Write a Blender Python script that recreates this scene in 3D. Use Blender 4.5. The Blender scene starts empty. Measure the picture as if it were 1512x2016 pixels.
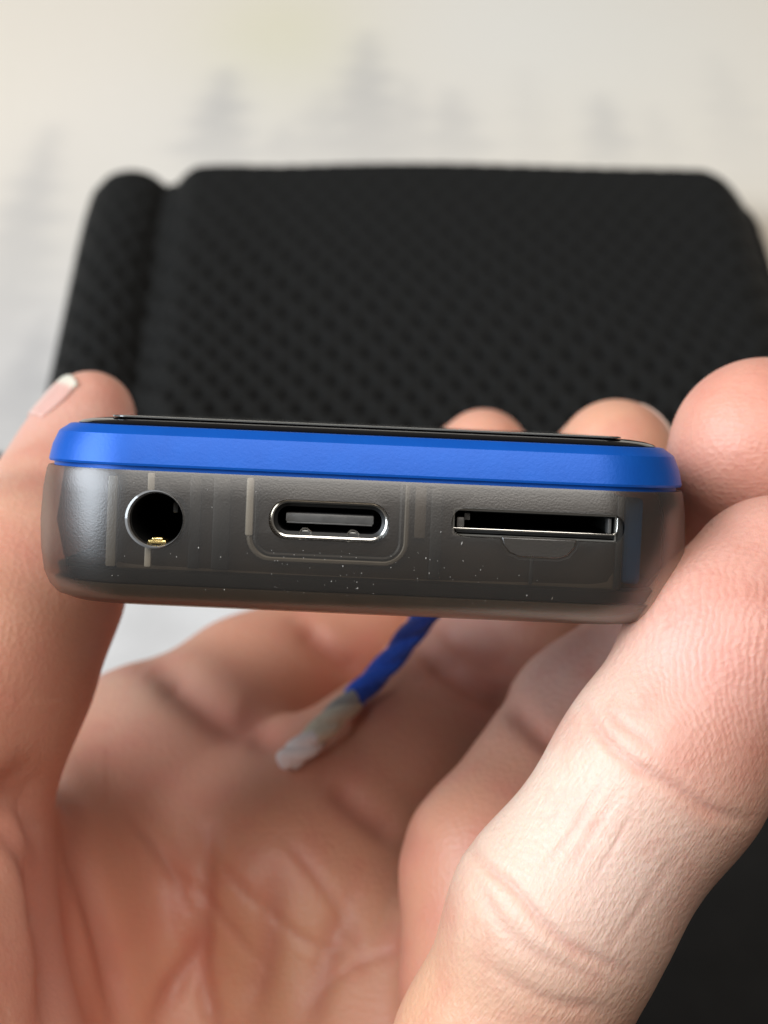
import bpy, bmesh, math, random
import numpy as np
from mathutils import Matrix, Vector

random.seed(7); rng = np.random.default_rng(7)
S = bpy.context.scene
C = S.collection
MM = 0.001
F = 3436.0                       # focal length of the photograph in its own pixels
CAM_H = 0.205                    # camera height over the desk
TH = math.radians(42)            # camera looks down by this much

# ------------------------------------------------------------------ camera
cam_d = bpy.data.cameras.new('camera'); cam = bpy.data.objects.new('camera', cam_d); C.objects.link(cam)
cam.location = (0, 0, CAM_H); cam.rotation_euler = (math.pi / 2 - TH, 0, 0)
cam_d.sensor_fit = 'HORIZONTAL'; cam_d.sensor_width = 36; cam_d.lens = 36 * F / 1512
cam_d.clip_start = 0.005; cam_d.clip_end = 50
cam_d.dof.use_dof = True; cam_d.dof.focus_distance = 0.1185; cam_d.dof.aperture_fstop = 56
S.camera = cam
VW = Matrix.Translation((0, 0, CAM_H)) @ Matrix(((1, 0, 0, 0), (0, math.cos(TH), math.sin(TH), 0), (0, -math.sin(TH), math.cos(TH), 0), (0, 0, 0, 1)))
VWn = np.array(VW)

# ------------------------------------------------------------------ world, lamps, exposure
W = bpy.data.worlds.new('World'); S.world = W; W.use_nodes = True
bg = W.node_tree.nodes['Background']; bg.inputs[0].default_value = (1.0, 0.93, 0.85, 1); bg.inputs[1].default_value = 0.15
def area(name, loc, target, sx, sy, power, col):
    d = bpy.data.lights.new(name, 'AREA'); d.shape = 'RECTANGLE'; d.size = sx; d.size_y = sy; d.energy = power; d.color = col
    o = bpy.data.objects.new(name, d); C.objects.link(o); o.location = loc
    o.rotation_euler = (Vector(target) - Vector(loc)).to_track_quat('-Z', 'Y').to_euler()
    return o
area('window_light', (-0.82, -0.08, 0.70), (0, 0.1, 0.12), 0.95, 0.6, 20, (0.82, 0.91, 1.0))
area('ceiling_light', (0.05, -0.15, 1.15), (0, 0.25, 0.0), 0.7, 0.7, 10, (1.0, 0.94, 0.87))
S.view_settings.view_transform = 'Standard'; S.view_settings.look = 'None'
S.view_settings.exposure = -0.24; S.view_settings.gamma = 1
S.cycles.max_bounces = 10; S.cycles.transparent_max_bounces = 16; S.cycles.transmission_bounces = 10
S.cycles.use_denoising = True

# ------------------------------------------------------------------ helpers
def P(px, py, d):                 # a point d mm in front of the camera, in camera axes (x right, y away, z up), mm
    return np.array([(px - 756) / F * d, d, (1008 - py) / F * d])
def to_world(v):                  # camera axes in mm -> world metres
    v = np.asarray(v, float) * MM
    return v @ VWn[:3, :3].T + VWn[:3, 3]
def tag(o, label=None, cat=None, group=None, kind=None):
    for k, v in (('label', label), ('category', cat), ('group', group), ('kind', kind)):
        if v: o[k] = v
    return o
def mesh_from(name, verts, faces, mat=None, smooth=True):
    me = bpy.data.meshes.new(name)
    verts = np.asarray(verts, dtype=np.float32)
    if isinstance(faces, np.ndarray) and faces.ndim == 2:
        n, k = faces.shape
        me.vertices.add(len(verts)); me.vertices.foreach_set('co', verts.ravel())
        me.loops.add(n * k); me.loops.foreach_set('vertex_index', faces.astype(np.int32).ravel())
        me.polygons.add(n); me.polygons.foreach_set('loop_start', np.arange(0, n * k, k, dtype=np.int32))
        try: me.polygons.foreach_set('loop_total', np.full(n, k, dtype=np.int32))
        except Exception: pass
    else:
        me.from_pydata([tuple(map(float, v)) for v in verts], [], [tuple(f) for f in faces])
    me.update(calc_edges=True); me.validate()
    if smooth: me.polygons.foreach_set('use_smooth', np.ones(len(me.polygons), dtype=bool))
    if mat: me.materials.append(mat)
    return me
def obj(name, me, parent=None, loc=None):
    o = bpy.data.objects.new(name, me); C.objects.link(o)
    if parent: o.parent = parent
    if loc is not None: o.location = loc
    return o
def sharp(me, deg=35):
    bm = bmesh.new(); bm.from_mesh(me)
    a = math.radians(deg)
    for e in bm.edges:
        e.smooth = not (len(e.link_faces) == 2 and e.calc_face_angle(0) > a)
    bm.to_mesh(me); bm.free(); return me
def color_attr(me, name, cols):
    a = me.attributes.new(name, 'FLOAT_COLOR', 'POINT')
    c = np.ones((len(me.vertices), 4), np.float32); c[:, :cols.shape[1]] = cols
    a.data.foreach_set('color', c.ravel())
def float_attr(me, name, vals):
    a = me.attributes.new(name, 'FLOAT', 'POINT'); a.data.foreach_set('value', np.asarray(vals, np.float32))

class N:                                             # small node builder
    def __init__(s, name):
        s.m = bpy.data.materials.new(name); s.m.use_nodes = True; s.t = s.m.node_tree
        s.b = s.t.nodes['Principled BSDF']; s.out = s.t.nodes['Material Output']
    def n(s, typ, **kw):
        x = s.t.nodes.new(typ)
        for k, v in kw.items():
            if k.startswith('i_'): x.inputs[k[2:].replace('_', ' ')].default_value = v
            else: setattr(x, k, v)
        return x
    def l(s, a, b): s.t.links.new(a, b)
    def math(s, op, a, b=None, clamp=False):
        x = s.n('ShaderNodeMath', operation=op, use_clamp=clamp)
        for i, v in enumerate((a, b)):
            if v is None: continue
            if isinstance(v, (int, float)): x.inputs[i].default_value = v
            else: s.l(v, x.inputs[i])
        return x.outputs[0]
    def coords(s): return s.n('ShaderNodeTexCoord').outputs['Object']
    def noise(s, scale, detail=2, rough=0.5, vec=None):
        x = s.n('ShaderNodeTexNoise'); x.inputs['Scale'].default_value = scale; x.inputs['Detail'].default_value = detail
        x.inputs['Roughness'].default_value = rough; s.l(vec if vec is not None else s.coords(), x.inputs['Vector']); return x.outputs[0]
    def bump(s, h, dist, strength=1.0, prev=None):
        x = s.n('ShaderNodeBump'); x.inputs['Strength'].default_value = strength; x.inputs['Distance'].default_value = dist
        s.l(h, x.inputs['Height'])
        if prev is not None: s.l(prev, x.inputs['Normal'])
        return x.outputs[0]
    def mix(s, f, a, b):
        x = s.n('ShaderNodeMix', data_type='RGBA')
        for i, v in ((0, f), (6, a), (7, b)):
            if isinstance(v, (tuple, float, int)): x.inputs[i].default_value = v if not isinstance(v, tuple) else (*v, 1)[:4]
            else: s.l(v, x.inputs[i])
        return x.outputs[2]
    def set(s, **kw):
        for k, v in kw.items():
            i = s.b.inputs[k.replace('_', ' ')]
            if isinstance(v, (int, float)): i.default_value = v
            elif isinstance(v, tuple): i.default_value = (*v, 1)[:4] if len(v) == 3 and i.type == 'RGBA' else v
            else: s.l(v, i)
        return s
def ramp(g, fac, stops):
    x = g.n('ShaderNodeValToRGB'); e = x.color_ramp.elements
    while len(e) < len(stops): e.new(0.5)
    for k, (p, c) in enumerate(stops): e[k].position = p; e[k].color = (*c, 1) if isinstance(c, tuple) else (c, c, c, 1)
    g.l(fac, x.inputs[0]); return x.outputs[0]

# ------------------------------------------------------------------ materials
def simple(name, col, rough, metal=0.0, nscale=900, namp=0.12, bump=0.0, **kw):
    g = N(name); nz = g.noise(nscale, 3, 0.6)
    c = g.mix(nz, tuple(x * (1 - namp) for x in col), tuple(min(1, x * (1 + namp)) for x in col))
    g.set(Base_Color=c, Roughness=rough, Metallic=metal, **kw)
    if bump: g.set(Normal=g.bump(nz, bump))
    return g.m
# smoky clear plastic of the lower shell: surface gloss over a see-through grey body
g = N('smoky_plastic')
fine = g.noise(7600, 1, 0.5); mid = g.noise(420, 3, 0.6)
nrm = g.bump(fine, 0.000010, 0.9)
tr = g.n('ShaderNodeBsdfTransparent'); tr.inputs[0].default_value = (0.66, 0.62, 0.57, 1)
df = g.n('ShaderNodeBsdfDiffuse'); g.l(g.mix(mid, (0.014, 0.010, 0.007), (0.046, 0.035, 0.025)), df.inputs[0]); g.l(nrm, df.inputs['Normal'])
gm = g.n('ShaderNodeNewGeometry'); frontf = g.math('SUBTRACT', 1.0, gm.outputs['Backfacing'])
mx = g.n('ShaderNodeMixShader'); g.l(g.math('MULTIPLY', frontf, 0.20), mx.inputs[0])
g.l(tr.outputs[0], mx.inputs[1]); g.l(df.outputs[0], mx.inputs[2])
gs = g.n('ShaderNodeBsdfGlossy'); gs.inputs['Roughness'].default_value = 0.36; g.l(nrm, gs.inputs['Normal'])
fz = g.n('ShaderNodeFresnel'); fz.inputs['IOR'].default_value = 1.55; g.l(nrm, fz.inputs['Normal'])
m2_ = g.n('ShaderNodeMixShader'); g.l(g.math('MULTIPLY', g.math('MINIMUM', g.math('MULTIPLY', fz.outputs[0], 2.5), .22), frontf), m2_.inputs[0]); g.l(mx.outputs[0], m2_.inputs[1]); g.l(gs.outputs[0], m2_.inputs[2])
g.l(m2_.outputs[0], g.out.inputs[0])
M_shell = g.m
g = N('blue_anodised')
fine = g.noise(4200, 2, 0.6); mid = g.noise(500, 3, 0.6)
g.set(Base_Color=g.mix(mid, (0.001, 0.078, 0.42), (0.002, 0.102, 0.50)), Roughness=0.42, Metallic=0.2, Normal=g.bump(fine, 0.00002, 0.6), Specular_IOR_Level=0.4)
M_blue = g.m
M_bluein = simple('blue_inner_wall', (0.06, 0.28, 0.85), 0.5)
M_glass = simple('black_screen_glass', (0.003, 0.003, 0.004), 0.08, Specular_IOR_Level=0.35)
M_film = simple('clear_film_edge', (0.10, 0.10, 0.095), 0.18, Coat_Weight=0.6)
M_core = simple('inner_carrier_plastic', (0.078, 0.060, 0.042), 0.5, nscale=350, namp=0.35)
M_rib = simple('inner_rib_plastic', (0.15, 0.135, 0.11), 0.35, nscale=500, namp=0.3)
M_ribl = simple('inner_rib_lit', (0.46, 0.44, 0.39), 0.3, nscale=500, namp=0.2)  # paler copy of the rib plastic, edge light put into the colour
M_dark = simple('black_plastic', (0.006, 0.006, 0.006), 0.45)
M_void = simple('dark_inside', (0.002, 0.002, 0.002), 0.9)
M_steel = simple('polished_steel', (0.75, 0.73, 0.68), 0.18, 1.0)
M_steeld = simple('dull_steel', (0.20, 0.20, 0.19), 0.4, 0.9)
M_gold = simple('gold_contact', (0.95, 0.72, 0.30), 0.22, 1.0)
M_tongue = simple('grey_tongue', (0.09, 0.088, 0.085), 0.35, nscale=1500, namp=0.4, bump=0.00003)
M_rimglow = simple('clear_rim_glow', (0.20, 0.20, 0.20), 0.12, Coat_Weight=1.0)  # grey of the ring that stands in for refracted glow
M_dust = simple('dust', (0.5, 0.48, 0.45), 0.8)

# ------------------------------------------------------------------ desk (structure)
def desk_pt(px, py, z=0.0):       # where the ray through a photo pixel meets the height z (world m)
    d = np.array([(px - 756) / F, 1.0, (1008 - py) / F]) @ VWn[:3, :3].T
    t = (z - CAM_H) / d[2]
    return np.array([0, 0, CAM_H]) + d * t
M_desk = simple('black_desk_top', (0.012, 0.0115, 0.011), 0.7, nscale=120, namp=0.3, bump=0.0002, Specular_IOR_Level=0.12)
v = [(-1.2, -0.5, z) for z in (-0.03, 0)] + [(1.2, -0.5, z) for z in (-0.03, 0)] + [(1.2, 1.3, z) for z in (-0.03, 0)] + [(-1.2, 1.3, z) for z in (-0.03, 0)]
f = [(1, 3, 5, 7), (0, 6, 4, 2), (0, 2, 3, 1), (2, 4, 5, 3), (4, 6, 7, 5), (6, 0, 1, 7)]
tag(obj('desk', mesh_from('desk', v, f, M_desk, smooth=False)), kind='structure')

# ------------------------------------------------------------------ printed mat
front_y = desk_pt(900, 1440)[1]
nx, ny = 420, 300
x0, x1, y0, y1 = -0.42, 0.42, front_y, front_y + 0.62
gx = np.linspace(x0, x1, nx); gy = np.linspace(y0, y1, ny)
X, Y = np.meshgrid(gx, gy)
dark = np.zeros_like(X); dx_m = X.copy()
def fir(bx, by, h, w, amt, seed):
    """a misty fir silhouette printed on the mat, base at (bx,by), height h, half width w"""
    global dark
    r = np.random.default_rng(seed)
    t = np.clip((Y - by) / h, -0.4, 1)
    wob = 0.28 * np.sin(Y * 560 + r.uniform(0, 6) + .8 * np.sign(X - bx)) + 0.10 * np.sin(Y * 2100 + r.uniform(0, 6)) + 0.15 * np.sin(Y * 410 + 3 * np.sign(X - bx))
    wid = w * (1 - t) ** 0.9 * (1 + wob) + 0.0006
    s = 1 / (1 + np.exp(np.clip((np.abs(X - bx) - wid) / (0.0016), -30, 30)))
    s *= (Y > by - 0.25 * h) * np.clip(1 - (Y - by) / h, 0, 1) ** 0.15
    fade = np.clip((Y - by + 0.25 * h) / (0.7 * h), 0, 1)
    dark = np.maximum(dark, s * amt * 1.9 * (0.35 + 0.65 * fade))
def fir_px(px, ptop, pbase, wpx, amt, seed):
    b = desk_pt(px, pbase); t = desk_pt(px, ptop); l = desk_pt(px + wpx, (ptop + pbase) / 2)
    fir(b[0] * 0.5 + t[0] * 0.5, b[1], t[1] - b[1], abs(l[0] - (b[0] + t[0]) / 2), amt, seed)
for a in [(438, 150, 310, 58, .34, 1), (722, 78, 310, 75, .30, 2), (640, 190, 330, 70, .18, 12), (890, 190, 320, 60, .22, 3), (800, 170, 320, 60, .2, 13), (1188, 205, 320, 42, .26, 4),
          (70, 265, 560, 60, .30, 5), (20, 420, 760, 90, .22, 6), (560, 265, 330, 50, .18, 7), (1290, 225, 330, 40, .10, 8), (60, 640, 900, 80, .45, 9), (0, 740, 900, 70, .4, 10),
          (1040, 150, 330, 40, .08, 11), (1430, 120, 330, 60, .1, 14), (300, 1100, 1420, 90, .25, 15), (-120, 300, 700, 90, .3, 16), (1640, 200, 500, 90, .3, 17)]: fir_px(*a)
cols = np.array([0.735, 0.665, 0.565])[None] * np.ones((X.size, 1))
def blob(px, py, rad, col, amt):
    p = desk_pt(px, py); q = np.exp(-(((X - p[0]) ** 2 + ((Y - p[1]) * 0.7) ** 2) / rad ** 2)).ravel()[:, None] * amt
    cols[:] = cols * (1 - q) + np.array(col)[None] * q
blob(560, 100, 0.022, (0.66, 0.62, 0.36), .5); blob(1000, 60, 0.03, (0.75, 0.72, 0.66), .5); blob(150, 330, 0.03, (0.80, 0.72, 0.62), .6)
blob(1250, 90, 0.05, (0.70, 0.68, 0.62), .5); blob(60, 700, 0.03, (0.52, 0.50, 0.50), .5); blob(330, 1260, 0.06, (0.50, 0.53, 0.58), .6)
blob(640, 300, 0.05, (0.62, 0.60, 0.57), .35); blob(350, 300, 0.03, (0.66, 0.63, 0.58), .3); blob(30, 480, 0.03, (0.6, 0.56, 0.5), .4)
dk = np.clip(dark, 0, 1).ravel()[:, None]
cols = cols * (1 - dk) + np.array([0.40, 0.385, 0.375])[None] * dk
V = np.stack([X.ravel(), Y.ravel(), np.full(X.size, 0.003)], 1)
idx = np.arange(nx * ny).reshape(ny, nx)
Fq = np.stack([idx[:-1, :-1], idx[:-1, 1:], idx[1:, 1:], idx[1:, :-1]], -1).reshape(-1, 4)
# rim down to the desk
rim = np.concatenate([idx[0, :], idx[1:, -1], idx[-1, -2::-1], idx[-2:0:-1, 0]])
low = V[rim].copy(); low[:, 2] = 0.0005
n0 = len(V); V = np.concatenate([V, low]); k = np.arange(len(rim)); k2 = (k + 1) % len(rim)
Fq = np.concatenate([Fq, np.stack([rim[k], n0 + k, n0 + k2, rim[k2]], -1)])
g = N('printed_mat_cloth')
at = g.n('ShaderNodeVertexColor'); at.layer_name = 'print'
wv = g.noise(1500, 2); g.set(Base_Color=g.mix(0.06, at.outputs[0], wv), Roughness=0.8, Normal=g.bump(wv, 0.0002, 0.5), Specular_IOR_Level=0.2)
me = mesh_from('desk_mat', V, Fq, g.m)
color_attr(me, 'print', np.concatenate([cols, cols[rim]]))
tag(obj('desk_mat', me), 'off-white desk mat printed with pale grey misty fir trees, beneath the black pouch', 'desk mat')

# ------------------------------------------------------------------ black mesh pouch (height field with woven dimples)
ZT = 0.012
pl = desk_pt(166, 420, ZT * .5); pr = desk_pt(1478, 420, ZT * .5); ptop = desk_pt(700, 379, ZT * 0.7)
W2 = (pr[0] - pl[0]); L2 = ptop[1] - desk_pt(700, 1060, ZT)[1]
cx = (pl[0] + pr[0]) / 2; base_y = ptop[1] - L2
n_u, n_v = 400, 330
u = np.linspace(0, 1, n_u); w_ = np.linspace(0, 1, n_v)
U, Vv = np.meshgrid(u, w_)
xm = (U - 0.5) * W2; ym = Vv * L2
# the two long sides are drawn in at the far corners
taper = 1 - 0.012 * np.clip((Vv - 0.8) / 0.2, 0, 1) ** 2
edge_in = 0.003 * np.clip((Vv - 0.90) / 0.10, 0, 1) ** 2.4
rollw = 0.0195 + 0.001 * (1 - Vv)
xs = xm + W2 / 2                                                       # distance from the left edge
gro = rollw
roll = np.sqrt(np.clip(1 - ((xs - gro / 2) / (gro / 2)) ** 2, 0, 1)) * 0.0108
body_t = np.clip((xs - gro + .0035) / 0.009, 0, 1); body_r = np.clip((W2 - xs) / 0.012, 0, 1)
body = 0.0135 * np.sin(body_t * math.pi / 2) ** 0.7 * np.sin(body_r * math.pi / 2) ** 0.55
body += 0.0006 * np.exp(-((xs - gro - 0.010) / 0.008) ** 2)
H = np.maximum(roll, np.where(xs > gro - .0035, body, 0))
H = np.maximum(H, 0.0045 * (xs > 0.004))
endf = np.sin(np.clip((1 - Vv) / 0.05, 0, 1) * math.pi / 2) ** 0.6 * np.sin(np.clip(Vv / 0.05, 0, 1) * math.pi / 2) ** 0.6
H = np.maximum(H, 0.0090 * np.exp(-((xs - gro) / 0.006) ** 2)) * endf
pitch = 0.0053
wx = xs + .0011 * np.sin(ym * 95 + 1.3) + .0008 * np.sin(xs * 130 + ym * 60); wy = ym + .0014 * np.sin(xs * 80) + .0009 * np.sin(xs * 47 + ym * 120)
a1 = np.cos(2 * math.pi * (wx + wy * 0.62) / pitch); a2 = np.cos(2 * math.pi * (wx - wy * 0.62) / pitch)
weave = np.clip((a1 + a2) * 0.5 - 0.1, 0, 1)
Hd = H - 0.0027 * weave * (1 - 0.85 * Vv - .15 * Vv ** 8) * (1 - .3 * U) * (H > 0.003) + 0.0006 * np.sin(xs * 60 + ym * 35) * (H > 0.006)
cornr = edge_in * np.where(xs > W2 / 2, 1.0, 0.15)
Xp = xm * taper - cornr * np.sign(xm) * (np.abs(xm) / (W2 / 2)) ** 6
endcurve = -0.006 * np.clip(np.abs(xm) / (W2 / 2), 0, 1) ** 8 * np.where(xm > 0, Vv ** 4 * .6, 0) + 0.004 * np.exp(-((xs - gro / 2) / 0.0098) ** 4) * Vv ** 3 - 0.001 * np.exp(-((xs - gro) / 0.0035) ** 2) * Vv ** 12
Yp = ym + endcurve
skew = 0.0015 * (1 - Vv) * (1 - U)
V = np.stack([(Xp + skew + cx).ravel(), (Yp + base_y).ravel(), (Hd + 0.0045).ravel()], 1)
idx = np.arange(n_u * n_v).reshape(n_v, n_u)
Fq = np.stack([idx[:-1, :-1], idx[:-1, 1:], idx[1:, 1:], idx[1:, :-1]], -1).reshape(-1, 4)
rim = np.concatenate([idx[0, :], idx[1:, -1], idx[-1, -2::-1], idx[-2:0:-1, 0]])
low = V[rim].copy(); low[:, 2] = 0.0032; n0 = len(V); V = np.concatenate([V, low]); k = np.arange(len(rim)); k2 = (k + 1) % len(rim)
Fq = np.concatenate([Fq, np.stack([rim[k], n0 + k, n0 + k2, rim[k2]], -1)])
g = N('black_mesh_fabric')
at = g.n('ShaderNodeAttribute', attribute_name='hole')
nz = g.noise(1200, 3)
g.set(Base_Color=g.mix(at.outputs['Fac'], g.mix(nz, (0.005, 0.0048, 0.0043), (0.012, 0.0118, 0.011)), (0.001, 0.001, 0.001)), Roughness=0.75,
      Sheen_Weight=0.02, Sheen_Roughness=0.5, Specular_IOR_Level=0.16, Normal=g.bump(nz, 0.0002))
me = mesh_from('fabric_pouch', V, Fq, g.m)
float_attr(me, 'hole', np.concatenate([(weave * (1 - .9 * Vv) * (1 - .4 * U)).ravel(), np.zeros(len(rim))]) * 1.5)
tag(obj('fabric_pouch', me), 'black honeycomb mesh fabric pouch with rolled left edge lying on the mat', 'pouch')

# ------------------------------------------------------------------ black cable on the mat, left
def tube(pts, r, seg=12, caps=True, twist=None):
    pts = [Vector(p) for p in pts]; n = len(pts); V = []; Fs = []
    prev = None
    for i, p in enumerate(pts):
        t = (pts[min(i + 1, n - 1)] - pts[max(i - 1, 0)]).normalized()
        if prev is None: a = t.orthogonal().normalized()
        else: a = (prev - t * prev.dot(t)).normalized()
        prev = a; b = t.cross(a)
        rr = r[i] if hasattr(r, '__len__') else r
        for k in range(seg):
            q = 2 * math.pi * k / seg; V.append(p + (a * math.cos(q) + b * math.sin(q)) * rr)
    for i in range(n - 1):
        for k in range(seg):
            Fs.append((i * seg + k, i * seg + (k + 1) % seg, (i + 1) * seg + (k + 1) % seg, (i + 1) * seg + k))
    if caps: Fs.append(tuple(range(seg))[::-1]); Fs.append(tuple((n - 1) * seg + k for k in range(seg)))
    return V, Fs
a = desk_pt(40, 905, 0.0045); b = desk_pt(-60, 880, 0.0045); c = desk_pt(-400, 850, 0.0045)
e = desk_pt(150, 985, 0.0045)
pts = [Vector(e) * (1 - t) ** 3 + Vector(a) * 3 * t * (1 - t) ** 2 + Vector(b) * 3 * t * t * (1 - t) + Vector(c) * t ** 3 for t in np.linspace(0, 1, 30)]
V_, F_ = tube(pts, 0.0014)
M_cable = simple('black_cable_rubber', (0.008, 0.008, 0.008), 0.5)
tag(obj('cable', mesh_from('cable', V_, F_, M_cable)), 'thin black cable on the mat running out of frame at left behind the thumb', 'cable')

# ------------------------------------------------------------------ the audio player
DEV = VW @ Matrix.Diagonal((MM, MM, MM, 1)) @ Matrix.Translation(Vector(P(712, 1203, 118))) @ Matrix.Rotation(math.radians(2.5), 4, 'Y') @ Matrix.Rotation(math.radians(2.9), 4, 'X') @ Matrix.Rotation(math.radians(0.0), 4, 'Z')
# parts are modelled in mm and scaled in their data; the empty carries rotation and place only
loc, rot, _ = DEV.decompose()
player = bpy.data.objects.new('audio_player', None); C.objects.link(player)
player.location = loc; player.rotation_euler = rot.to_euler(); player.empty_display_size = 0.02
tag(player, 'small blue and smoky grey music player held up end-on, its three sockets facing the camera', 'music player')
HL = 22.5                                    # half length (depth), centre at y = 22.5
def rr(a, b, r, z, n=14, cy=HL, bow=0.0):
    """rounded rectangle outline, half sizes a (x), b (y)"""
    out = []; a *= 1.019
    m = 16
    cs = [(a - r, -(b - r), -90), (a - r, b - r, 0), (-(a - r), b - r, 90), (-(a - r), -(b - r), 180)]
    for i, (qx, qy, s) in enumerate(cs):
        for k in range(n + 1):
            t = math.radians(s + 90 * k / n); out.append((qx + r * math.cos(t), qy + r * math.sin(t)))
        nx_, ny_, s2 = cs[(i + 1) % 4]; t = math.radians(s2)
        ex, ey = nx_ + r * math.cos(t), ny_ + r * math.sin(t); px_, py_ = out[-1]
        for k in range(1, m): out.append((px_ + (ex - px_) * k / m, py_ + (ey - py_) * k / m))
    return [(x - 0.22, cy + y - (bow * (1 - (x / a) ** 2) if y < 0 else 0), z) for x, y in out]
def loft(rings, cap0=True, cap1=True, closed=False):
    n = len(rings[0]); V = [p for r in rings for p in r]; Fs = []
    m = len(rings)
    for i in range(m if closed else m - 1):
        j = (i + 1) % m
        for k in range(n):
            Fs.append((i * n + k, i * n + (k + 1) % n, j * n + (k + 1) % n, j * n + k))
    if not closed:
        if cap0: Fs.append(tuple(range(n))[::-1])
        if cap1: Fs.append(tuple((m - 1) * n + k for k in range(n)))
    return V, Fs
def dev(name, VF, mat, parent=player, smooth=True, ang=35):
    V_, F_ = VF
    me = mesh_from(name, np.array(V_, float) * MM, F_, mat, smooth)
    if smooth: sharp(me, ang)
    return obj(name, me, parent)
def stad(cx, cz, hl, hh, r, y, n=10):
    out = []
    for (qx, qz, s) in ((cx + hl - r, cz + hh - r, 0), (cx - hl + r, cz + hh - r, 90), (cx - hl + r, cz - hh + r, 180), (cx + hl - r, cz - hh + r, 270)):
        for k in range(n + 1):
            t = math.radians(s + 90 * k / n); out.append((qx + r * math.cos(t), y, qz + r * math.sin(t)))
    return out
def solid_y(secs):                           # loft along y, outward faces
    return loft(secs[::-1]) if False else loft(secs)
def boolean(o, cutters):
    for c in cutters:
        m = o.modifiers.new('cut', 'BOOLEAN'); m.operation = 'DIFFERENCE'; m.solver = 'EXACT'; m.object = c
    bpy.context.view_layer.update()
    dg = bpy.context.evaluated_depsgraph_get()
    me = bpy.data.meshes.new_from_object(o.evaluated_get(dg)); old = o.data
    o.modifiers.clear(); o.data = me
    for c in cutters: bpy.data.objects.remove(c)
    me.name = old.name
    return o
def fixn(o):
    bm = bmesh.new(); bm.from_mesh(o.data); bmesh.ops.recalc_face_normals(bm, faces=bm.faces[:]); bm.to_mesh(o.data); bm.free(); return o

JX, JZ, JR = -14.1, 5.6, 1.78
UX, UZ, UHL, UHH = -2.45, 6.0, 4.0, 1.30
SX, SZ, SHL, SHH = 11.7, 6.30, 5.85, 1.0
# shell: outer skin up, rim, inner skin down
outer = [(-.55, 19.4, 3.1, 3.7), (-.44, 20.3, 2.2, 4.2), (-.1, 21.2, 1.3, 4.8), (0.5, 21.75, 0.75, 5.2), (1.4, 22.15, 0.35, 5.6), (3.0, 22.4, 0.1, 5.8), (5.0, 22.5, 0.0, 5.9), (7.2, 22.4, 0.08, 5.9), (8.6, 22.2, 0.22, 5.8), (8.85, 22.1, 0.3, 5.8)]
rings = [rr(a, HL - ins, r + 1.0, z, bow=0.2) for z, a, ins, r in outer]
T = 1.1
inner = [(8.85, 22.1 - T, 0.3 + T, 4.8), (5.0, 22.5 - T, T, 4.9), (2.6, 22.0 - T, 0.3 + T, 4.8), (1.5, 20.6, 2.3, 4.4), (1.05, 19.2, 3.6, 3.6)]
rings += [rr(a, HL - ins, r + 1.0, z, bow=0.2) for z, a, ins, r in inner]
shell = fixn(dev('smoky_shell', loft(rings), M_shell))
def holecut(cx, cz, hl, hh, r, ch=0.22):
    secs = [stad(cx, cz, hl + ch + .5, hh + ch + .5, r + ch + .5, -1.0), stad(cx, cz, hl + ch, hh + ch, r + ch, -0.25), stad(cx, cz, hl + ch * .3, hh + ch * .3, r + ch * .3, -0.1), stad(cx, cz, hl, hh, r, 0.12), stad(cx, cz, hl, hh, r, 4.0)]
    o = fixn(dev('cutter', loft(secs), None, smooth=False)); return o
cuts = [holecut(JX, JZ, JR, JR, JR - .001, .12), holecut(UX, UZ, UHL, UHH, UHH - .05, .14), holecut(SX, SZ, SHL, SHH * .92, SHH * .85, .1)]
# finger notch below the card slot, an engraved half-moon
def notch(y0, y1, grow=0.0):
    pts = [(-2.6, 0.1), (-2.45, -0.45), (-2.0, -1.0), (-1.3, -1.28), (1.3, -1.28), (2.0, -1.05), (2.45, -0.5), (2.6, 0.1)]
    def sec(y): return [(SX + 0.05 + x * (1 + grow / 2.6), y, SZ - SHH + .05 + z * (1 + grow / 1.3)) for x, z in pts]
    return loft([sec(y0), sec(y1)])
cuts.append(fixn(dev('cutter', notch(-1, 0.02, .12), None, smooth=False)))
boolean(shell, cuts); sharp(shell.data, 30)
tag(shell, 'see-through smoky grey lower shell')
nf = fixn(dev('thumb_notch', notch(-0.12, 0.5, -.05), M_shell)); bv = nf.modifiers.new('b', 'BEVEL'); bv.width = 0.0001; bv.segments = 2; tag(nf, 'half-moon notch under the card slot')
# blue frame
fr = [(8.80, 21.2, 1.3, 5.2), (8.80, 21.75, 0.75, 5.6), (9.10, 21.75, 0.75, 5.6), (9.14, 22.05, 0.42, 5.8), (9.3, 22.1, 0.38, 5.8), (10.3, 21.9, 0.55, 5.7), (11.25, 21.5, 0.8, 5.5), (11.36, 21.4, 0.9, 5.5), (11.82, 20.75, 1.5, 5.0), (11.86, 20.5, 1.7, 4.9), (11.86, 19.3, 2.9, 4.4)]
rings = [rr(a, HL - ins, r + 1.0, z, bow=0.18) for z, a, ins, r in fr]
blue = dev('frame', loft(rings), M_blue, ang=18); tag(blue, 'matt blue metal frame')
gl = [(11.80, 19.95, 2.1, 4.6), (11.92, 20.1, 2.0, 4.7), (12.05, 19.9, 2.15, 4.6), (12.22, 19.3, 2.7, 4.2), (12.34, 18.4, 3.6, 3.6), (12.38, 17.6, 4.3, 3.0)]
dev('screen_glass', loft([rr(a, HL - ins, r, z, bow=0.2) for z, a, ins, r in gl]), M_glass, ang=60)
flm = [(12.385, 17.3, 3.3, 1.2), (12.40, 17.4, 3.2, 1.2), (12.50, 17.4, 3.2, 1.2), (12.52, 17.3, 3.3, 1.2)]
dev('screen_film', loft([rr(a, HL - ins, r, z) for z, a, ins, r in flm]), M_film, ang=20)
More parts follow.
